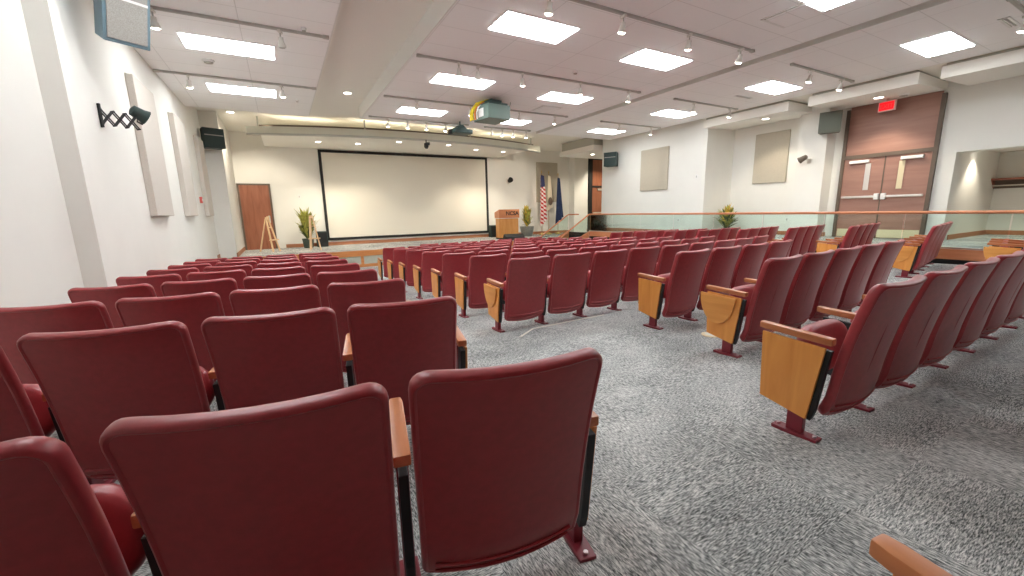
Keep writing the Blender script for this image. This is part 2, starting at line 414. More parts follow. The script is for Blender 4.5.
tracks = [
 (-1.3, .88, 7.05, 'left bay nearer track', [(-1.12, 1), (.27, 0)]),
 (-1.66, .9, 9.85, 'left bay farther track', [(-1.2, 1), (.29, 1)]),
 (2.6, 7.29, 4.52, 'centre bay nearest track', [(3.13, 1), (4.33, 1), (5.68, 1), (6.97, 1)]),
 (2.29, 7.39, 7.15, 'centre bay second track', [(3.01, 1), (3.38, 0), (4.31, 1), (5.71, 1), (7.08, 1)]),
 (2.32, 7.34, 9.8, 'centre bay third track', [(3.04, 1), (4.38, 1), (5.79, 1), (6.94, 1)]),
 (2.38, 5.22, 11.93, 'centre bay left track by the stage', [(2.86, 1), (3.4, 1), (3.94, 1), (4.53, 1)]),
 (5.83, 7.45, 11.97, 'centre bay right track by the stage', [(6.06, 0), (6.44, 1), (6.83, 1), (7.32, 1)]),
 (8.64, 11.1, 7.19, 'right bay third track', [(9.35, 1), (10.82, 1)]),
 (8.69, 11.2, 9.88, 'right bay track nearest the stage', [(9.43, 1), (10.81, 1)]),
 (8.64, 11.03, 4.57, 'right bay second track', [(9.33, 1), (10.57, 1)]),
 (8.59, 11.0, 1.93, 'right bay track over the rear seats', [(9.5, 1), (10.6, 1)]),
]
for x0, x1, y, nm, sp in tracks:
    rail(x0, x1, y, ZC-.036, 'thin grey light track across the ceiling, '+nm)
    for k, (sx, lit) in enumerate(sp):
        spot(sx, y, ZC-.036, ('lit' if lit else 'unlit')+' white track spotlight, '+ORD[k]+' from left on '+nm, lit, random.uniform(-.5, .6))
# downlights
DL = [None]
def downlight(x, y, z, lab):
    if DL[0] is None:
        t = thing('downlight', lab, 'downlight', (x, y, z), 0, 'round recessed downlights')
        MB().lathe([(.10, 0), (.11, -.004), (.108, -.01), (.088, -.008), (.086, -.002)], 20).build('trim_ring', M['white'], t, smooth=True)
        MB().lathe([(.086, -.003), (.05, -.006), (.001, -.007)], 20).build('lens', M['dl'], t, smooth=True)
        DL[0] = t; return t
    return dup(DL[0], (x, y, z), 0, lab)
for k, (x, y) in enumerate([(1.38, 15.85), (2.66, 15.79), (3.89, 14.9), (5.73, 14.9), (7.16, 15.61), (8.46, 15.72)]):
    downlight(x, y, 2.46, 'round downlight under the stage canopy, '+ORD[k]+' from left')
downlight(-.93, 14.5, ZG, 'round downlight above the brown stage door')
downlight(1.75, 11.2, ZG, 'round downlight in the plain ceiling strip')
sl = lambda x: 2.34+.07*(x-11.45)/1.6
downlight(12.22, 4.51, sl(12.22)-.005, 'round downlight in the soffit over the double doors')
downlight(12.0, 6.91, sl(12.)-.005, 'round downlight in the soffit over the beige panel')
downlight(12.2, 14.4, 2.36, 'round downlight in the soffit by the far door')
downlight(14.2, 3.0, 1.2, 'round downlight in the coat alcove ceiling')
# vents, smoke detectors, sprinklers
def vent(x, y, sx, sy, lab):
    t = thing('air_vent', lab, 'air vent', (x, y, ZC), 0, 'ceiling air vents')
    b = MB()
    for a in ((-sx, sx, -sy, -sy+.03), (-sx, sx, sy-.03, sy), (-sx, -sx+.03, -sy, sy), (sx-.03, sx, -sy, sy)): b.box(a[0], a[1], a[2], a[3], -.01, 0)
    b.build('frame', M['white'], t)
    MB().box(-sx+.05, sx-.05, -sy+.05, sy-.05, -.02, -.008).build('plate', M['tile'], t)
    MB().box(-sx+.03, sx-.03, -sy+.03, sy-.03, -.007, -.001).build('slot', M['reveal'], t)
vent(6.55, 3.5, .3, .3, 'square white air vent beside the centre ceiling light')
vent(9.75, 2.15, .3, .06, 'slim slotted air vent in the right ceiling bay')
vent(10.1, 6.4, .3, .05, 'slim slotted air vent between two right bay lights')
vent(6.35, 9.35, .3, .3, 'square air vent by the far right centre light')
def puck(name, lab, cat, x, y, z, r):
    t = thing(name, lab, cat, (x, y, z+.006))
    MB().lathe([(r*.6, 0), (r, -.004), (r, -.022), (r*.75, -.04), (r*.3, -.045)], 18).build('body', M['white'], t, smooth=True)
    MB().lathe([(r*.72, -.0405), (r*.70, -.052), (r*.2, -.056)], 18).build('grille', M['reveal'], t, smooth=True)
puck('smoke_detector', 'round smoke detector on the left ceiling bay', 'smoke detector', -.78, 8.93, ZC, .09)
puck('smoke_detector', 'round smoke detector at the middle of the centre ceiling', 'smoke detector', 5.22, 6.7, ZC, .05)
puck('sprinkler', 'small sprinkler head by the left ceiling light', 'sprinkler', .57, 6.91, ZC, .035)
puck('sprinkler', 'small sprinkler head near the far left ceiling light', 'sprinkler', .61, 11.02, ZC, .035)
puck('ceiling_speaker', 'small dark round grille in the soffit over the doors', 'speaker', 12.45, 4.15, sl(12.45), .10)

# ------------------------------------------------------------------ auditorium chairs
def resample(P, n):
    P = [Vector(p) for p in P]
    # catmull-rom through points then arc-length param
    Q = []
    for i in range(len(P)-1):
        p0, p1, p2, p3 = P[max(i-1, 0)], P[i], P[i+1], P[min(i+2, len(P)-1)]
        for k in range(12):
            t = k/12
            Q.append(.5*((2*p1)+(p2-p0)*t+(2*p0-5*p1+4*p2-p3)*t*t+(3*p1-p0-3*p2+p3)*t**3))
    Q.append(P[-1])
    L = [0]
    for a, b in zip(Q, Q[1:]): L.append(L[-1]+(b-a).length)
    def at(s):
        s = min(max(s, 0), L[-1])
        for i in range(len(L)-1):
            if s <= L[i+1]:
                k = (s-L[i])/max(1e-9, L[i+1]-L[i]); return Q[i].lerp(Q[i+1], k), (Q[i+1]-Q[i]).normalized()
        return Q[-1], (Q[-1]-Q[-2]).normalized()
    return at, L[-1]
def cushion(mb, spine, hw, r, th, bow, taper=0.0, hard=False):
    at, LEN = resample(spine, 0); hh = LEN/2
    NS, NT, NC = 10, 6, 5
    def ring(d):
        w, h, rr = hw-d, hh-d, max(r-d, .004)
        pts = []
        cs = [(w-rr, h-rr, 0), (-(w-rr), h-rr, 1), (-(w-rr), -(h-rr), 2), (w-rr, -(h-rr), 3)]
        for q, (cx, cy, k) in enumerate(cs):
            arc = [(cx+rr*math.cos(PI/2*(k+j/NC)), cy+rr*math.sin(PI/2*(k+j/NC))) for j in range(NC+1)]
            pts += arc
            nx_ = cs[(q+1) % 4]; k2 = nx_[2]
            b = (nx_[0]+rr*math.cos(PI/2*k2), nx_[1]+rr*math.sin(PI/2*k2)); a = arc[-1]
            n = NT if k in (0, 2) else NS
            pts += [(a[0]+(b[0]-a[0])*j/n, a[1]+(b[1]-a[1])*j/n) for j in range(1, n)]
        return pts
    soft = [(.19, th*.52), (.13, th*.52), (.08, th*.51), (.045, th*.49), (.022, th*.44), (.010, th*.36), (.003, th*.22), (0, 0)]
    crisp = [(.19, th*.42), (.13, th*.42), (.08, th*.42), (.03, th*.42), (.016, th*.41), (.0135, th*.46), (.009, th*.50), (.004, th*.46), (.0, th*.34), (0, 0)]
    prof = (crisp if hard else soft)+[(.003, -th*.22), (.010, -th*.36), (.022, -th*.46), (.045, -th*.52), (.08, -th*.55), (.13, -th*.57), (.19, -th*.57)]
    base = len(mb.v); n = 0
    for d, o in prof:
        R = ring(min(d, hw-.03, hh-.03)); n = len(R)
        for u, v in R:
            p, tn = at(v+hh)
            nb = Vector((-tn.y, tn.x))        # in (y,z): points to the back (-y) for an upright spine
            uu = u*(1+taper*(v/hh))
            q = o+bow*(1-(u/hw)**2)
            mb.v.append((uu, p.x+nb.x*q, p.y+nb.y*q))
    for k in range(len(prof)-1):
        for i in range(n):
            mb.f.append((base+k*n+i, base+k*n+(i+1) % n, base+(k+1)*n+(i+1) % n, base+(k+1)*n+i))
    mb.f.append(tuple(base+i for i in range(n))); o = base+(len(prof)-1)*n
    mb.f.append(tuple(o+i for i in range(n))[::-1])
    return mb
HP = .270
SPINE = [(-.104, .134), (-.146, .185), (-.162, .27), (-.178, .39), (-.218, .59), (-.276, .793)]
cs = [(-.262, .862)]
def vec2(P): return [Vector((a, b)) for a, b in P]
mb_back = cushion(MB(), vec2(SPINE), .243, .05, .052, .034, .02, True)
mb_pipe = MB()
at, LEN = resample(vec2(SPINE), 0)
for s_ in (.045, .075):
    pts = []
    for k in range(15):
        u = -.205+.41*k/14; p, tn = at(s_+.0); nb = Vector((-tn.y, tn.x))
        q = .022+.034*(1-(u/.243)**2)
        pts.append((u, p.x+nb.x*q, p.y+nb.y*q))
    mb_pipe.tube(pts, .0055, 6)
mb_seat = cushion(MB(), vec2([(-.055, .280), (-.035, .36), (-.012, .44), (.005, .525)]), .218, .12, .08, -.012, 0)
# flip so the cushion's padded face is turned to the backrest
def standard(side):
    """the shared support between two seats: leg with foot plate, side panel, armrest"""
    x = side*(HP if side < 0 else HP+.018); out = {}
    leg = MB(); leg.box(x-.017, x+.017, -.085, -.012, .018, .47); out['leg'] = leg
    ft = MB(); ft.prism([(x-.03, -.155), (x+.03, -.155), (x+.034, -.05), (x+.03, .05), (x-.03, .05), (x-.034, -.05)], 0, .018, 'z'); out['foot_plate'] = ft
    bl = MB()
    for yb in (-.135, .03): bl.lathe([(.009, .018), (.009, .026), (.004, .028)], 8, Matrix.Translation((x, yb, 0)))
    out['bolt'] = bl
    sp = MB(); sp.prism([(-.165, .465), (.125, .48), (.12, .265), (.10, .155), (-.112, .10), (-.125, .145)], x-.013, x+.013, 'x'); out['side_panel'] = sp
    ar = MB(); ar.prism([(x-.023, -.165), (x+.023, -.165), (x+.023, .13), (x+.018, .16), (x-.018, .16), (x-.023, .13)], .490, .523, 'z')
    for i, v in enumerate(ar.v): ar.v[i] = (v[0], v[1], v[2]+.02*(v[1]+.16)/.4)
    out['armrest'] = ar
    return out
def endpanel(side):
    x = side*(HP if side < 0 else HP+.018); o = side*.014
    pn = MB(); pn.prism([(-.146, .477), (.138, .493), (.122, .150), (-.098, .105)], x+min(o, o+side*.014), x+max(o, o+side*.014), 'x')
    return pn
def tabletmb(side):
    x = side*(HP if side < 0 else HP+.018); a = x+side*.029; b = x+side*.044
    pts = [(-.105, .467), (.185, .483)]
    cy, cz = .04, .47
    for k in range(1, 16):
        q = -PI*k/16
        pts.append((cy+.145*math.cos(q), cz+.225*math.sin(q)))
    pn = MB(); pn.prism(pts, min(a, b), max(a, b), 'x'); return pn
proto = {}
def mk(name, mbx, mat, parent, **k): return mbx.build(name, mat, parent, **k)
def add_standard(t, side, end=False, tablet=False):
    s = standard(side)
    lg = mk('leg', s['leg'], M['steel'], t, bevel=.004)
    fp = mk('foot_plate', s['foot_plate'], M['steel'], lg, bevel=.003); mk('bolt', s['bolt'], M['bolt'], lg)
    mk('side_panel', s['side_panel'], M['black'], t, bevel=.003)
    ar = mk('armrest', s['armrest'], M['arm'], t, bevel=.006, smooth=True)
    if end:
        ep = mk('end_panel', endpanel(side), M['panel'], t, bevel=.003)
        if tablet: mk('tablet', tabletmb(side), M['tablet'], ep, bevel=.004)
MEMO = {}
PARTS = {}
def part(key, fn, name, mat, parent, **k):
    """share mesh data between copies of one part"""
    if key not in PARTS:
        PARTS[key] = fn().build(name, mat, parent, **k); return PARTS[key]
    c = PARTS[key].copy(); C.objects.link(c); c.parent = parent
    return c
def make_chair(kind, lab, loc, rz, group):
    """kind: (left standard, right standard) each None / 'mid' / 'end' / 'tablet'"""
    if kind in MEMO: return dup(MEMO[kind], loc, rz, lab, group)
    t = thing('auditorium_chair', lab, 'chair', loc, rz, group)
    bk = part('back', lambda: mb_back, 'backrest', M['fabric'], t, smooth=True)
    part('pipe', lambda: mb_pipe, 'piping', M['pipe'], bk, smooth=True)
    part('seat', lambda: mb_seat, 'seat', M['fabric'], t, smooth=True)
    for side, k in ((-1, kind[0]), (1, kind[1])):
        if not k: continue
        s = standard(side)
        lg = part(('leg', side), lambda: s['leg'], 'leg', M['steel'], t, bevel=.004)
        part(('foot', side), lambda: s['foot_plate'], 'foot_plate', M['steel'], lg, bevel=.003)
        part(('bolt', side), lambda: s['bolt'], 'bolt', M['bolt'], lg)
        part(('side', side), lambda: s['side_panel'], 'side_panel', M['black'], t, bevel=.003)
        part(('arm', side), lambda: s['armrest'], 'armrest', M['arm'], t, bevel=.006, smooth=True)
        if k in ('end', 'tablet'):
            ep = part(('panel', side), lambda: endpanel(side), 'end_panel', M['panel'], t, bevel=.003)
            if k == 'tablet': part(('tablet', side), lambda: tabletmb(side), 'tablet', M['tablet'], ep, bevel=.004)
    MEMO[kind] = t
    return t
def rows_name(k, block): return ['nearest row', 'second-nearest row', 'third-nearest row', 'fourth-nearest row', 'fifth-nearest row', 'sixth-nearest row', 'seventh-nearest row', 'eighth-nearest row', 'ninth-nearest row', 'tenth-nearest row', 'eleventh-nearest row'][k]+' of the '+block+' block'
# left block: rows turned slightly towards the stage centre, numbered from the aisle
th = -.15
for r in range(-1, 9):
    ox, oy = .50, (1.085+.93*r if r <= 0 else 1.155+.955*r)
    for k in range(4):
        pt = .538
        x = ox-pt*k*math.cos(th); y = oy-pt*k*math.sin(th)
        kind = ('end' if k == 3 else 'mid', 'end' if k == 0 else None)
        if r == -1:
            if k: continue
            x, y = .52, .11
            make_chair((None, 'end'), 'auditorium chair whose wooden armrest shows at the bottom right corner of the view', (x, y, zf(x, y)), th, 'burgundy auditorium chairs'); continue
        lab = 'burgundy auditorium chair, '+(['at the aisle end', 'second from the aisle', 'third from the aisle', 'at the wall end'][k])+', '+rows_name(r, 'left')
        make_chair(kind, lab, (x, y, zf(x, y)), th-.035, 'burgundy auditorium chairs')
# centre block
def crow(r, x0, y0, n, pitch, rot, curve, first):
    for k in range(n):
        x = x0+pitch*k; d = max(0, x-3.9)
        y = y0+(x-x0)*math.tan(rot)+curve*d*d; a = rot+math.atan(2*curve*d)
        kind = (first if k == 0 else 'mid', 'end' if k == n-1 else None)
        lab = 'burgundy auditorium chair, '+('at the left end' if k == 0 else 'at the right end' if k == n-1 else ORD[k]+' from the left')+', '+rows_name(r, 'centre')
        make_chair(kind, lab, (x, y, zf(x, y)), a, 'burgundy auditorium chairs')
crow(0, 2.40, .99, 7, .575, 0, 0, 'end')
crow(1, 3.26, 1.92, 5, .55, .035, 0, 'tablet')
crow(2, 3.44, 2.83, 4, .55, .03, .015, 'end')
for r in range(3, 10):
    crow(r, 2.155-.01*(r-3), .99+.93*r-.02, 9, .548, 0, .028, 'tablet' if r == 3 else 'end')
crow(10, 3.2, .99+9.3, 7, .548, 0, .028, 'end')
# right block
th = .17
for r in range(0, 9):
    lx, ly = 8.10+{0: .5, 1: .2}.get(r, 0), 1.27+.93*r
    ox = lx+.235*math.cos(th)-.27*math.sin(th); oy = ly+.235*math.sin(th)+.27*math.cos(th)
    for k in range(3 if r == 0 else 4):
        x = ox+.55*k*math.cos(th); y = oy+.55*k*math.sin(th)
        kind = (('tablet' if r in (0, 1) else 'end') if k == 0 else 'mid', 'end' if k == 3 else None)
        lab = 'burgundy auditorium chair, '+(['at the left end', 'second from the left', 'third from the left', 'at the right end'][k])+', '+rows_name(r, 'right')
        make_chair(kind, lab, (x, y, zf(x, y)), th, 'burgundy auditorium chairs')
# pale tape on the carpet and round floor plates
def ground(pts, dz=.004): return [(x, y, zf(x, y)+dz) for x, y in pts]
mb = MB(); P = [(1.93, 3.32), (2.2, 3.52), (2.7, 3.54), (3.22, 3.55)]
L_ = []; 
for (a, b), (c, d) in zip(P, P[1:]):
    v = Vector((c-a, d-b)).normalized(); nrm = Vector((-v.y, v.x))*.012
    q = [(a+nrm.x, b+nrm.y), (c+nrm.x, d+nrm.y), (c-nrm.x, d-nrm.y), (a-nrm.x, b-nrm.y)]
    mb.add(ground(q, .003)+ground(q, -.004), [(0,1,2,3),(7,6,5,4),(0,4,5,1),(1,5,6,2),(2,6,7,3),(3,7,4,0)])
tag(mb.build('cord_cover', M['tape']), 'thin pale cord cover on the carpet behind a centre row', 'cord cover')
for (x, y), lab in (((3.80, 3.31), 'pale round floor plate under the third-nearest centre row'), ((3.38, 2.27), 'pale round floor plate beside the second-nearest centre row end')):
    t = thing('floor_plate', lab, 'floor plate', (x, y, zf(x, y)))
    MB().lathe([(.085, 0), (.085, .006), (.07, .009), (.062, .009)], 24).build('ring', M['brass'], t, smooth=True)
    MB().lathe([(.058, .004), (.055, .010), (.01, .011)], 24).build('lid', M['tape'], t, smooth=True)

# ------------------------------------------------------------------ front wall
t = thing('projection_screen', 'large pale projection screen in a black frame behind the stage', 'projection screen', (5.03, YB, .75))
sx, z0, z1 = 3.45, -1.64, 1.60
MB().box(-sx, sx, -.05, -.02, z0, z1).build('screen_surface', M['screen'], t)
for nm, a in (('top', (-sx-.10, sx+.10, z1, z1+.09)), ('bottom', (-sx-.10, sx+.10, z0-.10, z0)), ('l', (-sx-.10, -sx, z0, z1)), ('r', (sx, sx+.10, z0, z1))):
    MB().box(a[0], a[1], -.08, -.005, a[2], a[3]).build('frame_bar', M['blk'], t, bevel=.006)
# stage door
def simple_door(n, x0, x1, zt, y, lab):
    o = MB().box(x0, x1, y-.06, y+.01, ZST, zt).build('door_%d' % n, M['doorwood']); struct(o, lab)
    f = MB(); f.box(x0-.06, x0, y-.08, y+.01, ZST, zt+.06); f.box(x1, x1+.06, y-.08, y+.01, ZST, zt+.06); f.box(x0-.06, x1+.06, y-.08, y+.01, zt, zt+.06)
    f.build('door_frame', M['doorframe'], o)
    h = MB(); h.box(x1-.12, x1-.06, y-.075, y-.06, -.25, .02); h.tube([(x1-.09, y-.075, -.10), (x1-.09, y-.13, -.10), (x1-.24, y-.13, -.10)], .014, 8)
    h.build('door_handle', M['metal'], o, smooth=True)
    return o
simple_door(1, -1.19, -.29, 1.10, YB, 'red brown wooden door at the left end of the stage')
t = thing('wall_switch', 'small switch plate on the wall beside the stage door', 'switch', (.68, YB, .70))
MB().box(-.05, .05, -.014, 0, -.08, .08).build('plate', M['white'], t, bevel=.004); MB().box(-.012, .012, -.026, -.014, -.03, .03).build('toggle', M['grey'], t)
# beige panel on the front wall
def acoustic(lab, loc, rz, w, h, mat, th=.05):
    t = thing('acoustic_panel', lab, 'acoustic panel', loc, rz, 'fabric acoustic panels')
    MB().box(-w/2, w/2, -th, 0, -h/2, h/2).build('fabric_face', mat, t, bevel=.012)
    MB().box(-w/2+.015, w/2-.015, -.02, .0, -h/2-.008, h/2+.008).build('backing', M['reveal'], t)
    return t
acoustic('beige fabric panel on the front wall behind the flags', (11.94, YB, 1.38), 0, 1.27, 1.93, M['acou'])
acoustic('beige fabric panel on the walkway wall beside the small loudspeaker', (11.7, 10.47, 1.33), -PI/2, 1.22, 1.42, M['acou'])
acoustic('beige fabric panel in the recess beside the double doors', (XW, 7.24, 1.40), -PI/2, .98, 1.46, M['acou'])
for y, l, n in ((8.55, 1.1, 'nearest'), (11.0, .98, 'middle'), (13.6, .86, 'farthest')):
    acoustic('pale tall fabric panel on the left wall, '+n+' of the three', (-1.70, y, 1.03), PI/2, l, 1.98, M['acoul'], .09)
# easels
def easel(x, y, rz, lab):
    t = thing('easel', lab, 'easel', (x, y, ZST), rz, 'display easels')
    for sx_ in (-1, 1):
        MB().prism([(-.02, -.02), (.02, -.02), (.02, .02), (-.02, .02)], 0, 1, 'z', Matrix(((1, 0, sx_*-.13, sx_*.17), (0, 1, .22, -.06), (0, 0, 1.16, 0), (0, 0, 0, 1)))).build('leg', M['easel'], t)
    MB().prism([(-.018, -.018), (.018, -.018), (.018, .018), (-.018, .018)], 0, 1, 'z', Matrix(((1, 0, 0, 0), (0, 1, -.34, .55), (0, 0, 1.10, 0), (0, 0, 0, 1)))).build('rear_leg', M['easel'], t)
    MB().box(-.19, .19, -.055, .03, .38, .42).build('tray', M['easel'], t, bevel=.005)
    MB().box(-.10, .10, .085, .11, .80, .84).build('crossbar', M['easel'], t, bevel=.004)
    MB().box(-.05, .05, .10, .13, 1.08, 1.19).build('top_block', M['easel'], t, bevel=.006)
    return t
easel(-.30, 16.0, .95, 'pale wooden easel in front of the brown stage door')
easel(.92, 15.7, .15, 'pale wooden easel in front of the tall plant')
# plants
def leaf(mb, base, d, ln, w, droop):
    d = d.normalized(); side = d.cross(Vector((0, 0, 1)))
    if side.length < .05: side = Vector((1, 0, 0))
    side.normalize(); pts = []; n = 4
    for k in range(n+1):
        t = k/n; p = base+d*ln*t+Vector((0, 0, -droop*ln*t*t)); ww = w*math.sin(PI*min(.97, .12+.85*t))
        up = Vector((0, 0, .25*ww))
        pts += [p-side*ww+up, p, p+side*ww+up]
    f = []
    for k in range(n):
        a = 3*k; f += [(a, a+1, a+4, a+3), (a+1, a+2, a+5, a+4)]
    mb.add(pts, f)
def plant(name, lab, loc, pot_prof, potmat, h0, foliage):
    t = thing(name, lab, 'plant', loc)
    MB().lathe(pot_prof, 24).build('pot', potmat, t, smooth=True)
    MB().lathe([(pot_prof[-1][0]-.03, h0-.05), (pot_prof[-1][0]-.04, h0-.03), (.01, h0-.02)], 20).build('soil', M['soil'], t)
    for nm, mat, n, l0, l1, spread, w, droop, rise in foliage:
        mb = MB()
        for i in range(n):
            a = random.uniform(0, 2*PI); s = random.uniform(.05, spread)
            z = random.uniform(0, rise)
            d = Vector((math.cos(a)*s, math.sin(a)*s, random.uniform(.6, 1)))
            b = Vector((math.cos(a)*.05*s, math.sin(a)*.05*s, h0-.03+z))
            leaf(mb, b, d, random.uniform(l0, l1), w*random.uniform(.6, 1.2), droop*random.uniform(.3, 1))
        mb.build(nm, mat, t)
    return t
pp = [(.14, 0), (.16, .02), (.19, .28), (.205, .34), (.19, .35), (.17, .34)]
plant('potted_plant', 'tall yellow green plant in a dark pot left of the screen', (.78, 16.9, ZST), pp, M['pot'], .35,
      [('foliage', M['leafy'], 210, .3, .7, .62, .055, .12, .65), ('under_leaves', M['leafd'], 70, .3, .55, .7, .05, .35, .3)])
t = plant('potted_plant', 'narrow yellow plant in a grey planter beside the lectern', (10.12, 16.6, ZST), [(.24, 0), (.26, .02), (.33, .40), (.34, .46), (.31, .46), (.29, .45)], M['potgrey'], .46,
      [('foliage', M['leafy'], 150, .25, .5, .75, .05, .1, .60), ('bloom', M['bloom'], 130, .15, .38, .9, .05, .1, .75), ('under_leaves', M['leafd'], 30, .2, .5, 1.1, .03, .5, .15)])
plant('potted_plant', 'bushy plant with yellow blooms behind the glass railing', (12.35, 8.05, ZWK), [(.10, 0), (.12, .02), (.15, .16), (.155, .2), (.14, .2), (.13, .19)], M['potgrey'], .2,
      [('foliage', M['leafd'], 110, .25, .48, 1.1, .04, .25, .3), ('leaves', M['leafy'], 110, .25, .5, 1.0, .04, .15, .35), ('bloom', M['bloom'], 80, .2, .45, .6, .045, .05, .4)])
# dark floor loudspeakers beside the screen, stage monitor, lectern
def boxspeaker(lab, loc, rz, w, d, h, name='floor_speaker', m='spk'):
    t = thing(name, lab, 'speaker', loc, rz)
    MB().box(-w/2, w/2, -d/2, d/2, 0, h).build('cabinet', M[m], t, bevel=.012)
    MB().box(-w/2+.03, w/2-.03, -d/2-.012, -d/2, .04, h-.04).build('grille', M['blk'], t, bevel=.004)
    return t
boxspeaker('dark green floor loudspeaker at the left foot of the screen', (1.28, 17.2, ZST), .1, .36, .34, .58)
boxspeaker('dark green floor loudspeaker between screen and lectern', (8.62, 17.2, ZST), -.1, .34, .34, .55)
t = thing('lectern', 'light wooden lectern with a red brown top band on the stage', 'lectern', (8.55, 15.7, ZST), -.16)
MB().box(-.43, .43, -.28, .25, .06, .88).build('body', M['lecbody'], t, bevel=.008)
MB().box(-.435, .435, -.285, .255, 0, .06).build('plinth', M['blk'], t)
tp = MB().prism([(-.34, .90), (.30, .90), (.30, 1.14), (-.34, 1.26)], -.46, .46, 'x').build('top', M['lectop'], t, bevel=.008)
MB().box(-.455, .455, -.31, .28, .878, .902).build('white_strip', M['white'], t)  # thin white strip between body and top
cu = bpy.data.curves.new('lettering', 'FONT'); cu.body = 'NCSA'; cu.size = .22; cu.offset = .006; cu.extrude = .004; cu.align_x = 'RIGHT'
tmp = bpy.data.objects.new('tmp', cu); C.objects.link(tmp)
bpy.context.view_layer.update()
me = bpy.data.meshes.new_from_object(tmp.evaluated_get(bpy.context.evaluated_depsgraph_get()))
bpy.data.objects.remove(tmp)
lo = bpy.data.objects.new('lettering', me); C.objects.link(lo); lo.parent = tp; me.materials.clear(); me.materials.append(M['ink'])
lo.location = (.42, -.3445, 1.02); lo.rotation_euler = (PI/2, 0, 0)
t = thing('stage_monitor', 'low black wedge monitor lying at the stage edge before the lectern', 'monitor', (8.35, 14.75, ZST), -.12)
MB().prism([(-.2, 0), (.2, 0), (.2, .10), (.05, .26), (-.16, .16)], -.42, .42, 'x').build('cabinet', M['blk'], t, bevel=.01)
MB().box(-.38, .38, .06, .19, .12, .135, Matrix.Translation((0, .01, .10)) @ Matrix.Rotation(-.8, 4, 'X')).build('grille', M['spk'], t)
# flags
def flag(lab, x, y, mat, h, w, fringe=None, canton=None, drop=1.0, ph=0):
    t = thing('flag', lab, 'flag', (x, y, ZST), 0, 'flags on poles')
    MB().lathe([(.16, 0), (.16, .03), (.06, .07), (.04, .10)], 18).build('base', M['gold'], t, smooth=True)
    MB().tube([(0, 0, .05), (0, 0, h)], .014, 8).build('pole', M['pole'], t)
    MB().lathe([(.012, h), (.03, h+.03), (.02, h+.08), (.004, h+.14)], 10).build('finial', M['gold'], t, smooth=True)
    def cloth(z0f, z1f, off=0):
        mb = MB(); nu, nv = 22, 18
        V = []
        for j in range(nv+1):
            v = z0f+(z1f-z0f)*j/nv
            for i in range(nu+1):
                u = i/nu; wd = w*(.35+.65*v**.8)
                x_ = (u-.35)*wd
                yy_ = -.03-.055*math.sin(u*PI*5+ph+v*1.5)*(.4+v)-off
                z_ = h-.08-drop*v*(1-.18*u)-.05*u
                V.append((x_, yy_, z_))
        V2 = [(a, b+.004, c) for a, b, c in V]; N_ = len(V)
        F = [(j*(nu+1)+i, j*(nu+1)+i+1, (j+1)*(nu+1)+i+1, (j+1)*(nu+1)+i) for j in range(nv) for i in range(nu)]
        mb.add(V+V2, F+[tuple(q+N_ for q in reversed(f)) for f in F]); return mb
    c = cloth(0, 1).build('cloth', mat, t, smooth=True)
    if canton: cloth(.0, .24, .006).build('canton', canton, c, smooth=True)
    return t, c
flag('red and white striped flag with dark canton on a pole, leftmost flag', 11.17, 16.9, M['stripe'], 2.95, .50, canton=M['flagblue'], drop=2.5)
t, c = flag('white flag with a small dark emblem on a pole, middle flag', 11.68, 17.05, M['flagwhite'], 2.95, .42, drop=1.75, ph=1)
MB().lathe([(.13, 0), (.12, .012), (.02, .016)], 16, Matrix.Translation((.02, -.12, 1.62)) @ Matrix.Rotation(PI/2, 4, 'X') @ Matrix.Diagonal((1, 1.5, 1, 1))).build('emblem', M['doorframe'], c)
flag('navy blue flag on a pole, rightmost flag', 12.14, 16.9, M['navy'], 2.85, .46, drop=2.3, ph=2)
# small wall loudspeaker right of the screen
t = thing('wall_spotlight', 'small black swivel lamp on the front wall above the lectern', 'wall lamp', (9.75, YB, 1.42))
MB().lathe([(.06, 0), (.06, .02), (.03, .03)], 16, Matrix.Rotation(PI/2, 4, 'X')).build('base', M['metal'], t, smooth=True)
MB().tube([(0, -.02, 0), (-.02, -.16, .0)], .014, 8).build('arm', M['metal'], t)
MB().lathe([(.05, -.12), (.10, -.08), (.12, .08), (.10, .10), (.02, .10)], 16, Matrix.Translation((-.05, -.22, .02)) @ Matrix.Rotation(1.2, 4, 'X')).build('head', M['blk'], t, smooth=True)
# far right door with transom
o = MB().box(14.85, 15.75, YB-.06, YB+.01, ZST, 1.15).build('door_2', M['doorwood']); struct(o, 'tall red brown door at the far end of the walkway')
MB().box(14.85, 15.75, YB-.05, YB+.01, 1.25, 2.6).build('transom_panel', M['doorwood'], o)
f = MB(); f.box(14.62, 14.85, YB-.10, YB+.01, ZST, 2.66); f.box(15.75, 15.85, YB-.09, YB+.01, ZST, 2.66); f.box(14.62, 15.85, YB-.09, YB+.01, 1.15, 1.25); f.box(14.62, 15.85, YB-.09, YB+.01, 2.6, 2.7)
f.build('door_frame', M['blk'], o)
MB().box(15.2, 15.6, YB-.14, YB-.06, 1.0, 1.1).build('door_closer', M['metal'], o, bevel=.01)
MB().box(14.9, 15.7, YB-.13, YB-.08, -.22, -.16).build('push_bar', M['metal'], o, bevel=.01)
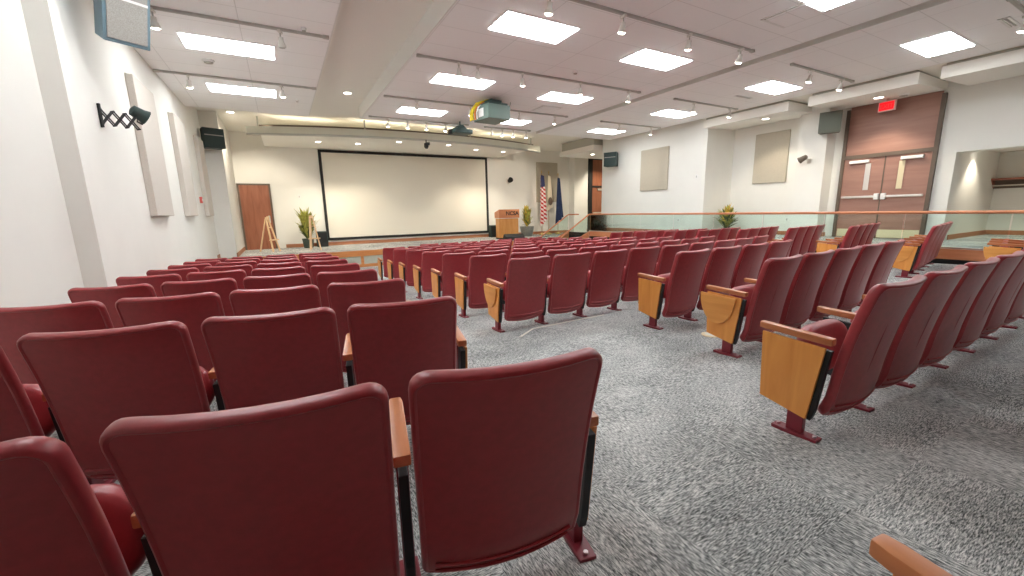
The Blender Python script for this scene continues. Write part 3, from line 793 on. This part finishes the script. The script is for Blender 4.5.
# wall loudspeakers
def wallspeaker(lab, loc, rz, tilt, w, d, h, body, grille, bar=None):
    t = thing('wall_speaker', lab, 'speaker', loc, rz, 'wall loudspeakers')
    R = Matrix.Rotation(tilt, 4, 'X')
    MB().prism([(-w/2, -d/2), (w/2, -d/2), (w*.42, d/2), (-w*.42, d/2)], -h/2, h/2, 'z', R).build('cabinet', body, t, bevel=.012)
    g = MB().box(-w/2+.03, w/2-.03, -d/2-.012, -d/2+.0, -h/2+.04, h/2-.04, R).build('grille', grille, t, bevel=.004)
    if bar: MB().box(-w/2+.03, w/2-.03, -d/2-.02, -d/2-.012, .06, .085, R).build('grille_bar', bar, g)
    MB().box(-.05, .05, d/2-.02, d/2+.14, -.06, .06).build('bracket', M['blk'], t)
    return t
wallspeaker('large blue grey loudspeaker high on the left wall, cut by the frame', (-1.27, 6.33, 2.29), math.radians(30), math.radians(24), .40, .34, .74, M['spkblue'], M['grille'], M['white'])
wallspeaker('dark green loudspeaker at the stage end of the left wall', (-1.42, 14.25, 2.13), math.radians(22), math.radians(0), .50, .34, .52, M['spk'], M['spk'], M['grille'])
wallspeaker('dark green loudspeaker on the walkway wall near the far door', (11.45, 12.4, 1.88), math.radians(-62), 0, .50, .34, .52, M['spk'], M['spk'], M['grille'])
wallspeaker('grey loudspeaker on the pilaster beside the double doors', (12.45, 5.52, 2.03), math.radians(-70), math.radians(0), .46, .3, .50, M['spkgrey'], M['spkgrey'])
# fire alarm
t = thing('fire_alarm', 'small red fire alarm on the left wall between tall panels', 'fire alarm', (-1.70, 12.69, .43))
MB().box(0, .05, -.06, .06, -.075, .075).build('body', M['red'], t, bevel=.008); MB().box(.05, .06, -.035, .035, -.03, .03).build('strobe', M['white'], t)
# scissor-arm wall lamp, left wall
def scissor(lab, loc, rz, ln=.55):
    t = thing('wall_spotlight', lab, 'wall lamp', loc, rz, 'scissor arm wall lamps')
    MB().box(-.035, .035, -.02, 0, -.13, .13).build('wall_plate', M['blk'], t, bevel=.004)
    mb = MB(); n = 3; dx = ln/n
    for sx_ in (-.02, .02):
        for k in range(n):
            y0, y1 = -.02-k*dx, -.02-(k+1)*dx
            mb.tube([(sx_, y0, -.09), (sx_, y1, .07)], .008, 6); mb.tube([(sx_, y0, .07), (sx_, y1, -.09)], .008, 6)
    for k in range(n+1):
        y = -.02-k*dx
        mb.tube([(-.03, y, -.09), (.03, y, -.09)], .009, 6); mb.tube([(-.03, y, .07), (.03, y, .07)], .009, 6)
    mb.build('scissor_arm', M['blk'], t)
    y = -.02-ln
    MB().tube([(0, y, .07), (0, y, .0), (0, y-.05, -.02)], .012, 8).build('yoke', M['blk'], t)
    tl = Matrix.Translation((0, y-.03, .10)) @ Matrix.Rotation(math.radians(20), 4, 'Y') @ Matrix.Rotation(math.radians(-60), 4, 'X')
    hd = MB().lathe([(.03, .085), (.065, .07), (.075, -.03), (.092, -.08), (.08, -.08)], 18, tl).build('lamp_head', M['spk'], t, smooth=True)
    MB().lathe([(.079, -.078), (.07, -.072), (.01, -.068)], 18, tl).build('lens', M['lensoff'], hd, smooth=True)
    return t
scissor('black scissor arm lamp on the left wall below the big loudspeaker', (-1.70, 6.62, 1.18), math.radians(132), .36)
t = thing('wall_spotlight', 'small brown swivel lamp on the pilaster beside the double doors', 'wall lamp', (12.6, 5.98, 1.16), -PI/2)
MB().box(-.05, .05, -.02, 0, -.06, .06).build('wall_plate', M['metal'], t, bevel=.004)
MB().tube([(0, -.02, 0), (-.02, -.14, .03)], .014, 8).build('arm', M['metal'], t)
MB().lathe([(.03, .10), (.06, .08), (.075, -.06), (.09, -.10), (.07, -.10)], 16, Matrix.Translation((-.06, -.20, .06)) @ Matrix.Rotation(1.1, 4, 'Y')).build('lamp_head', M['doorframe'], t, smooth=True)
# outlet plates
for loc, rz, lab in (((XW, 6.62, -.42), -PI/2, 'small outlet plate on the recess wall below the beige panel'), ((11.7, 9.35, -.42), -PI/2, 'small outlet plate low on the walkway wall'), ((11.7, 8.75, .95), -PI/2, 'small thermostat on the walkway wall near the corner')):
    t = thing('wall_plate', lab, 'wall plate', loc, rz)
    MB().box(-.04, .04, -.012, 0, -.06, .06).build('plate', M['white'], t, bevel=.004); MB().box(-.015, .015, -.018, -.012, -.03, .03).build('socket', M['grey'], t)

# ------------------------------------------------------------------ double doors on the right wall
yd0, yd1, zt = 3.66, 5.33, 1.12
mid = (yd0+yd1)/2
for n, (a, b, side, lab) in enumerate(((mid+.012, yd1, 1, 'farther leaf of the red brown double doors'), (yd0, mid-.012, -1, 'nearer leaf of the red brown double doors'))):
    o = MB().box(XW-.05, XW, a, b, ZWK+.01, zt).build('door_%d' % (3+n), M['doorwood2']); struct(o, lab)
    x = XW-.05
    c = (a+b)/2
    inner = a if side > 0 else b
    y0 = c-side*.10
    MB().box(x-.006, x, y0-.055, y0+.055, .33, .98).build('vision_pane', M['pane'] if side < 0 else M['metal'], o)
    fr = MB(); fr.box(x-.012, x, y0-.075, y0-.055, .31, 1.0); fr.box(x-.012, x, y0+.055, y0+.075, .31, 1.0); fr.build('pane_frame', M['doorwood2'], o)
    MB().box(x-.075, x-.035, a+.04, b-.04, .13, .185).build('push_bar', M['metal'], o, bevel=.01)
    MB().box(x-.08, x, inner-.02 if side < 0 else inner+.01, inner-.01 if side < 0 else inner+.02, .10, .25)
    k0, k1 = (inner, inner+.11) if side > 0 else (inner-.11, inner)
    MB().box(x-.085, x, k0+.01, k1-.01, .085, .235).build('latch_case', M['white'], o, bevel=.012)
    MB().box(x-.09, x, c-.20+side*.08, c+.20+side*.08, 1.0, 1.07).build('door_closer', M['white'], o, bevel=.012)
    MB().box(x-.006, x, a+.02, b-.02, ZWK+.02, ZWK+.22).build('kick_plate', M['pane'], o)
f = MB(); f.box(XW-.09, XW, yd0-.07, yd0, ZWK, 2.34); f.box(XW-.09, XW, yd1, yd1+.07, ZWK, 2.34); f.box(XW-.085, XW, yd0, yd1, zt, zt+.09); f.box(XW-.06, XW, mid-.012, mid+.012, ZWK, zt)
struct(f.build('trim_6', M['doorframe']), 'bronze frame of the double doors')
struct(MB().box(XW-.04, XW, yd0, yd1, zt+.09, 2.40).build('trim_7', M['doorwood2']), 'tall wooden panel above the double doors')
t = thing('exit_sign', 'glowing red exit sign hung before the panel over the doors', 'exit sign', (12.75, 4.52, 2.24), -PI/2-.15)
MB().box(-.17, .17, -.03, .03, -.115, .115).build('housing', M['exitrim'], t, bevel=.012)
fc = MB().box(-.145, .145, -.036, -.03, -.09, .09).build('face', M['exit'], t)
MB().box(-.02, .02, -.015, .015, .115, .17).build('stem', M['exitrim'], t)
cu = bpy.data.curves.new('exit_lettering', 'FONT'); cu.body = 'EXIT'; cu.size = .13; cu.extrude = .002; cu.align_x = 'CENTER'
tmp = bpy.data.objects.new('tmp', cu); C.objects.link(tmp); bpy.context.view_layer.update()
me = bpy.data.meshes.new_from_object(tmp.evaluated_get(bpy.context.evaluated_depsgraph_get())); bpy.data.objects.remove(tmp)
lo = bpy.data.objects.new('lettering', me); C.objects.link(lo); lo.parent = fc; me.materials.clear(); me.materials.append(M['exitred'] if 'exitred' in M else M['red'])
lo.location = (0, -.038, -.047); lo.rotation_euler = (PI/2, 0, 0)
# coat rack in the alcove
t = thing('coat_rack', 'dark wooden coat rack shelf on the alcove back wall', 'coat rack', (16.2, 1.2, .42))
MB().box(-.34, 0, -2.2, 2.2, .08, .13).build('shelf', M['shelf'], t, bevel=.006)
MB().box(-.05, 0, -2.2, 2.2, -.12, .08).build('back_board', M['doorframe'], t)
MB().tube([(-.2, -2.15, -.05), (-.2, 2.15, -.05)], .016, 8).build('hanging_rod', M['metal'], t)
for k in range(5):
    y = -2.1+k*1.05
    MB().prism([(-.32, .08), (-.02, .08), (-.02, -.10), (-.08, -.10)], y-.015, y+.015, 'y').build('bracket', M['shelf'], t)

# ------------------------------------------------------------------ glass railing and stair rails
t = thing('glass_railing', 'long glass railing with a wooden handrail along the raised walkway', 'railing', (XE+.06, 5, ZWK))
ZR = -.195-ZWK
hr = MB(); hr.tube([(0, -9.9, ZR), (0, 7.7, ZR), (-.001, 7.72, ZR)], .03, 10); hr.build('handrail', M['accentY'], t, smooth=True)
e = -3.95+5-5-0
ys_ = [-9.9+1.3*k for k in range(14)]
edges = [-9.9+1.36*k for k in range(13)]+[7.7]
for a, b in zip(edges, edges[1:]):
    MB().box(-.006, .006, a+.012, b-.012, .01, ZR-.028).build('glass_pane', M['glass'], t)
MB().box(-.03, .03, -9.9, 7.7, 0, .045).build('base_shoe', M['metal'], t, bevel=.004)
# stairs from the walkway down to the seating floor
st = MB(); zl = zf(10, 13.3)
nst = 5
for k in range(nst):
    z = ZT(13.3)-.02-(k+1)*(ZT(13.3)-zl)/(nst+1)
    st.box(XE-.02-.30*(k+1), XE-.02-.30*k, 12.72, 14.0, zl-.2, z)
struct(st.build('floor_steps', M['carpet']), 'carpeted steps between walkway and seating floor')
for y, lab, run in ((12.68, 'sloping wooden stair handrail nearest the seats', .0), (14.02, 'sloping wooden stair handrail beside the stage', .55)):
    t = thing('stair_railing', lab, 'railing', (XE, y, zf(XE-.8, y)), 0, 'stair railings')
    z0 = zf(XE-.8, y)
    mb = MB(); mb.tube(([(run, 0, -.205-z0)] if run else [])+[(.0, 0, -.205-z0), (-.08, 0, -.25-z0), (-1.42, 0, -1.08-z0), (-1.62, 0, -1.09-z0)], .028, 10); mb.build('handrail', M['accentY'], t, smooth=True)
    MB().prism([(-.02, -.90-z0), (-1.5, -1.55-z0), (-1.5, -1.12-z0), (-.02, -.26-z0)], -.005, .005, 'y').build('glass_pane', M['glass'], t)
    MB().prism([(.02, -.86-z0), (-1.65, -1.60-z0), (-1.65, 0.0), (.02, 0.0)], -.025, .025, 'y').build('stringer', M['accentY'], t)
    MB().tube([(-1.55, 0, 0), (-1.55, 0, -1.09-z0)], .02, 8).build('post', M['metal'], t)

# ------------------------------------------------------------------ projectors hung from the ceiling
t = thing('projector', 'large grey green ceiling projector with yellow cables', 'projector', (4.62, 9.1, 2.27), .12)
MB().box(-.31, .31, -.32, .32, -.17, .15).build('body', M['proj'], t, bevel=.02)
MB().box(-.27, .27, -.28, .28, .15, .20).build('mount_plate', M['projd'], t, bevel=.006)
MB().box(-.15, .17, -.18, .18, .20, .28).build('mount_frame', M['projd'], t, bevel=.006)
MB().tube([(0, 0, .25), (0, 0, .33)], .03, 10).build('drop_pole', M['projd'], t)
MB().lathe([(.11, 0), (.11, .10), (.09, .12), (.08, .10)], 16, Matrix.Translation((.05, .32, 0)) @ Matrix.Rotation(-PI/2, 4, 'X')).build('lens_barrel', M['blk'], t, smooth=True)
for k, (mm, dx, r) in enumerate((('yellow', 0, .03), ('orange', .05, .02), ('yellow', -.05, .022), ('white', .09, .014))):
    MB().tube([(-.345-r, .26-2*dx, -.14), (-.36-r, .25-2*dx, .0), (-.33-r, .22-2*dx, .12), (-.24+dx, .16-dx, .24), (-.06+dx, .08-dx, .29), (.02+dx, .02-dx, .335)], r, 8).build('cable', M[mm], t, smooth=True)
MB().tube([(.31, .1, .10), (.46, .1, .12), (.56, .05, .24), (.56, .0, .33)], .007, 6).build('power_cord', M['proj'], t, smooth=True)
MB().box(-.315, -.31, -.12, .10, -.10, .08).build('connector_panel', M['white'], t)
t = thing('projector', 'smaller dark projector on a tapered mount near the stage', 'projector', (4.86, 11.66, 2.32), .1)
MB().box(-.30, .30, -.22, .22, -.07, .05).build('body', M['projd'], t, bevel=.015)
MB().prism([(-.2, .05), (.2, .05), (.05, .17), (-.05, .17)], -.12, .12, 'y').build('mount', M['projd'], t)
MB().tube([(0, 0, .15), (0, 0, .28)], .025, 8).build('drop_pole', M['projd'], t)
MB().box(-.36, -.28, -.06, .06, -.09, .03).build('lens_hood', M['blk'], t, bevel=.008)
t = thing('ceiling_camera', 'small black camera hanging below the stage canopy lip', 'camera', (4.45, 13.62, 2.20))
MB().tube([(0, 0, .04), (0, .0, .165)], .02, 8).build('stem', M['blk'], t)
MB().lathe([(.03, .08), (.07, .05), (.075, -.05), (.04, -.11), (.005, -.12)], 14).build('body', M['blk'], t, smooth=True)
MB().box(.02, .11, -.05, .05, .0, .09).build('bracket', M['blk'], t, bevel=.006)

# unseen warm strip lamps, invented to give the glow above the stage canopy
for x in (.8, 3.2, 5.6, 8.0):
    l = bpy.data.lights.new('added_cove_strip', 'AREA'); l.shape = 'RECTANGLE'; l.size = 2.0; l.size_y = .08; l.energy = 2.2; l.color = (1, .90, .70)
    o = bpy.data.objects.new('added_cove_strip', l); C.objects.link(o); o.location = (x, bow(x)+.35, 2.60); o.rotation_euler = (PI-.25, 0, 0)
# ------------------------------------------------------------------ wall-washing lamps (spots and downlights, with a beam added by the far door)
def lamp(name, loc, target, watts, ang, col=(1, .88, .70), blend=.6, r=.05):
    l = bpy.data.lights.new(name, 'SPOT'); l.energy = watts; l.color = col; l.spot_size = math.radians(ang); l.spot_blend = blend; l.shadow_soft_size = r
    o = bpy.data.objects.new(name, l); C.objects.link(o); o.location = loc
    o.rotation_euler = (Vector(target)-Vector(loc)).to_track_quat('-Z', 'Y').to_euler()
    return o
for x in (1.38, 2.66, 7.16, 8.46): lamp('downlight_or_fill_beam', (x, 15.8, 2.42), (x, 16.6, -1.2), 70, 95)
lamp('downlight_or_fill_beam', (-.93, 14.6, 2.88), (-.6, 17.4, -.6), 130, 85)
lamp('downlight_or_fill_beam', (12.22, 4.51, 2.28), (12.6, 4.51, -.9), 45, 100); lamp('downlight_or_fill_beam', (12.0, 6.9, 2.28), (12.7, 6.9, -.9), 30, 100)
lamp('downlight_or_fill_beam', (14.9, 15.6, 2.6), (15.0, 17.4, -.4), 120, 90)  # added beam without a fitting, brightens the dark far corridor and door
lamp('downlight_or_fill_beam', (12.2, 14.4, 2.33), (12.4, 16.5, -.9), 80, 100)
lamp('downlight_or_fill_beam', (14.2, 3.0, 1.17), (14.4, 3.2, -.9), 30, 100); lamp('downlight_or_fill_beam', (14.6, .6, 1.17), (14.8, .8, -.9), 60, 120)
for x, y, tx, ty, tz, w in ((9.4, 12.0, 9.6, 17.5, .6, 130), (6.44, 12.0, 6.2, 17.5, -.2, 60), (3.4, 12.0, 3.2, 17.5, -.2, 60), (10.81, 9.9, 11.9, 11.5, 0, 40), (10.82, 7.2, 12.9, 7.6, .2, 22), (10.57, 4.57, 13, 5.6, .4, 40)):
    lamp('spotlight_beam', (x, y, 2.36), (tx, ty, tz), w, 50)

# ------------------------------------------------------------------ world, camera, view
w = bpy.data.worlds.new('World'); bpy.context.scene.world = w; w.use_nodes = True
w.node_tree.nodes['Background'].inputs[0].default_value = (.8, .85, .9, 1); w.node_tree.nodes['Background'].inputs[1].default_value = .15
cam = bpy.data.cameras.new('camera'); co = bpy.data.objects.new('camera', cam); C.objects.link(co)
cam.sensor_width = 36; cam.lens = 405/1024*36; cam.clip_start = .02
r_, u_, b_ = (0.871661, -0.489642, -0.021396), (0.109838, 0.152616, 0.982163), (-0.477643, -0.858463, 0.186810)
co.matrix_world = Matrix(((r_[0], u_[0], b_[0], 0), (r_[1], u_[1], b_[1], 0), (r_[2], u_[2], b_[2], 0), (0, 0, 0, 1)))
bpy.context.scene.camera = co
for o in list(bpy.data.objects):
    if o.parent is None and o.name in C.objects: o.location.z += EYE
sc = bpy.context.scene
sc.view_settings.view_transform = 'Standard'; sc.view_settings.look = 'None'
sc.view_settings.exposure = 1.43; sc.view_settings.gamma = 1; sc.view_settings.use_curve_mapping = False
sc.cycles.use_denoising = True; sc.cycles.max_bounces = 14; sc.cycles.diffuse_bounces = 10; sc.cycles.transparent_max_bounces = 16
sc.cycles.sample_clamp_indirect = 0
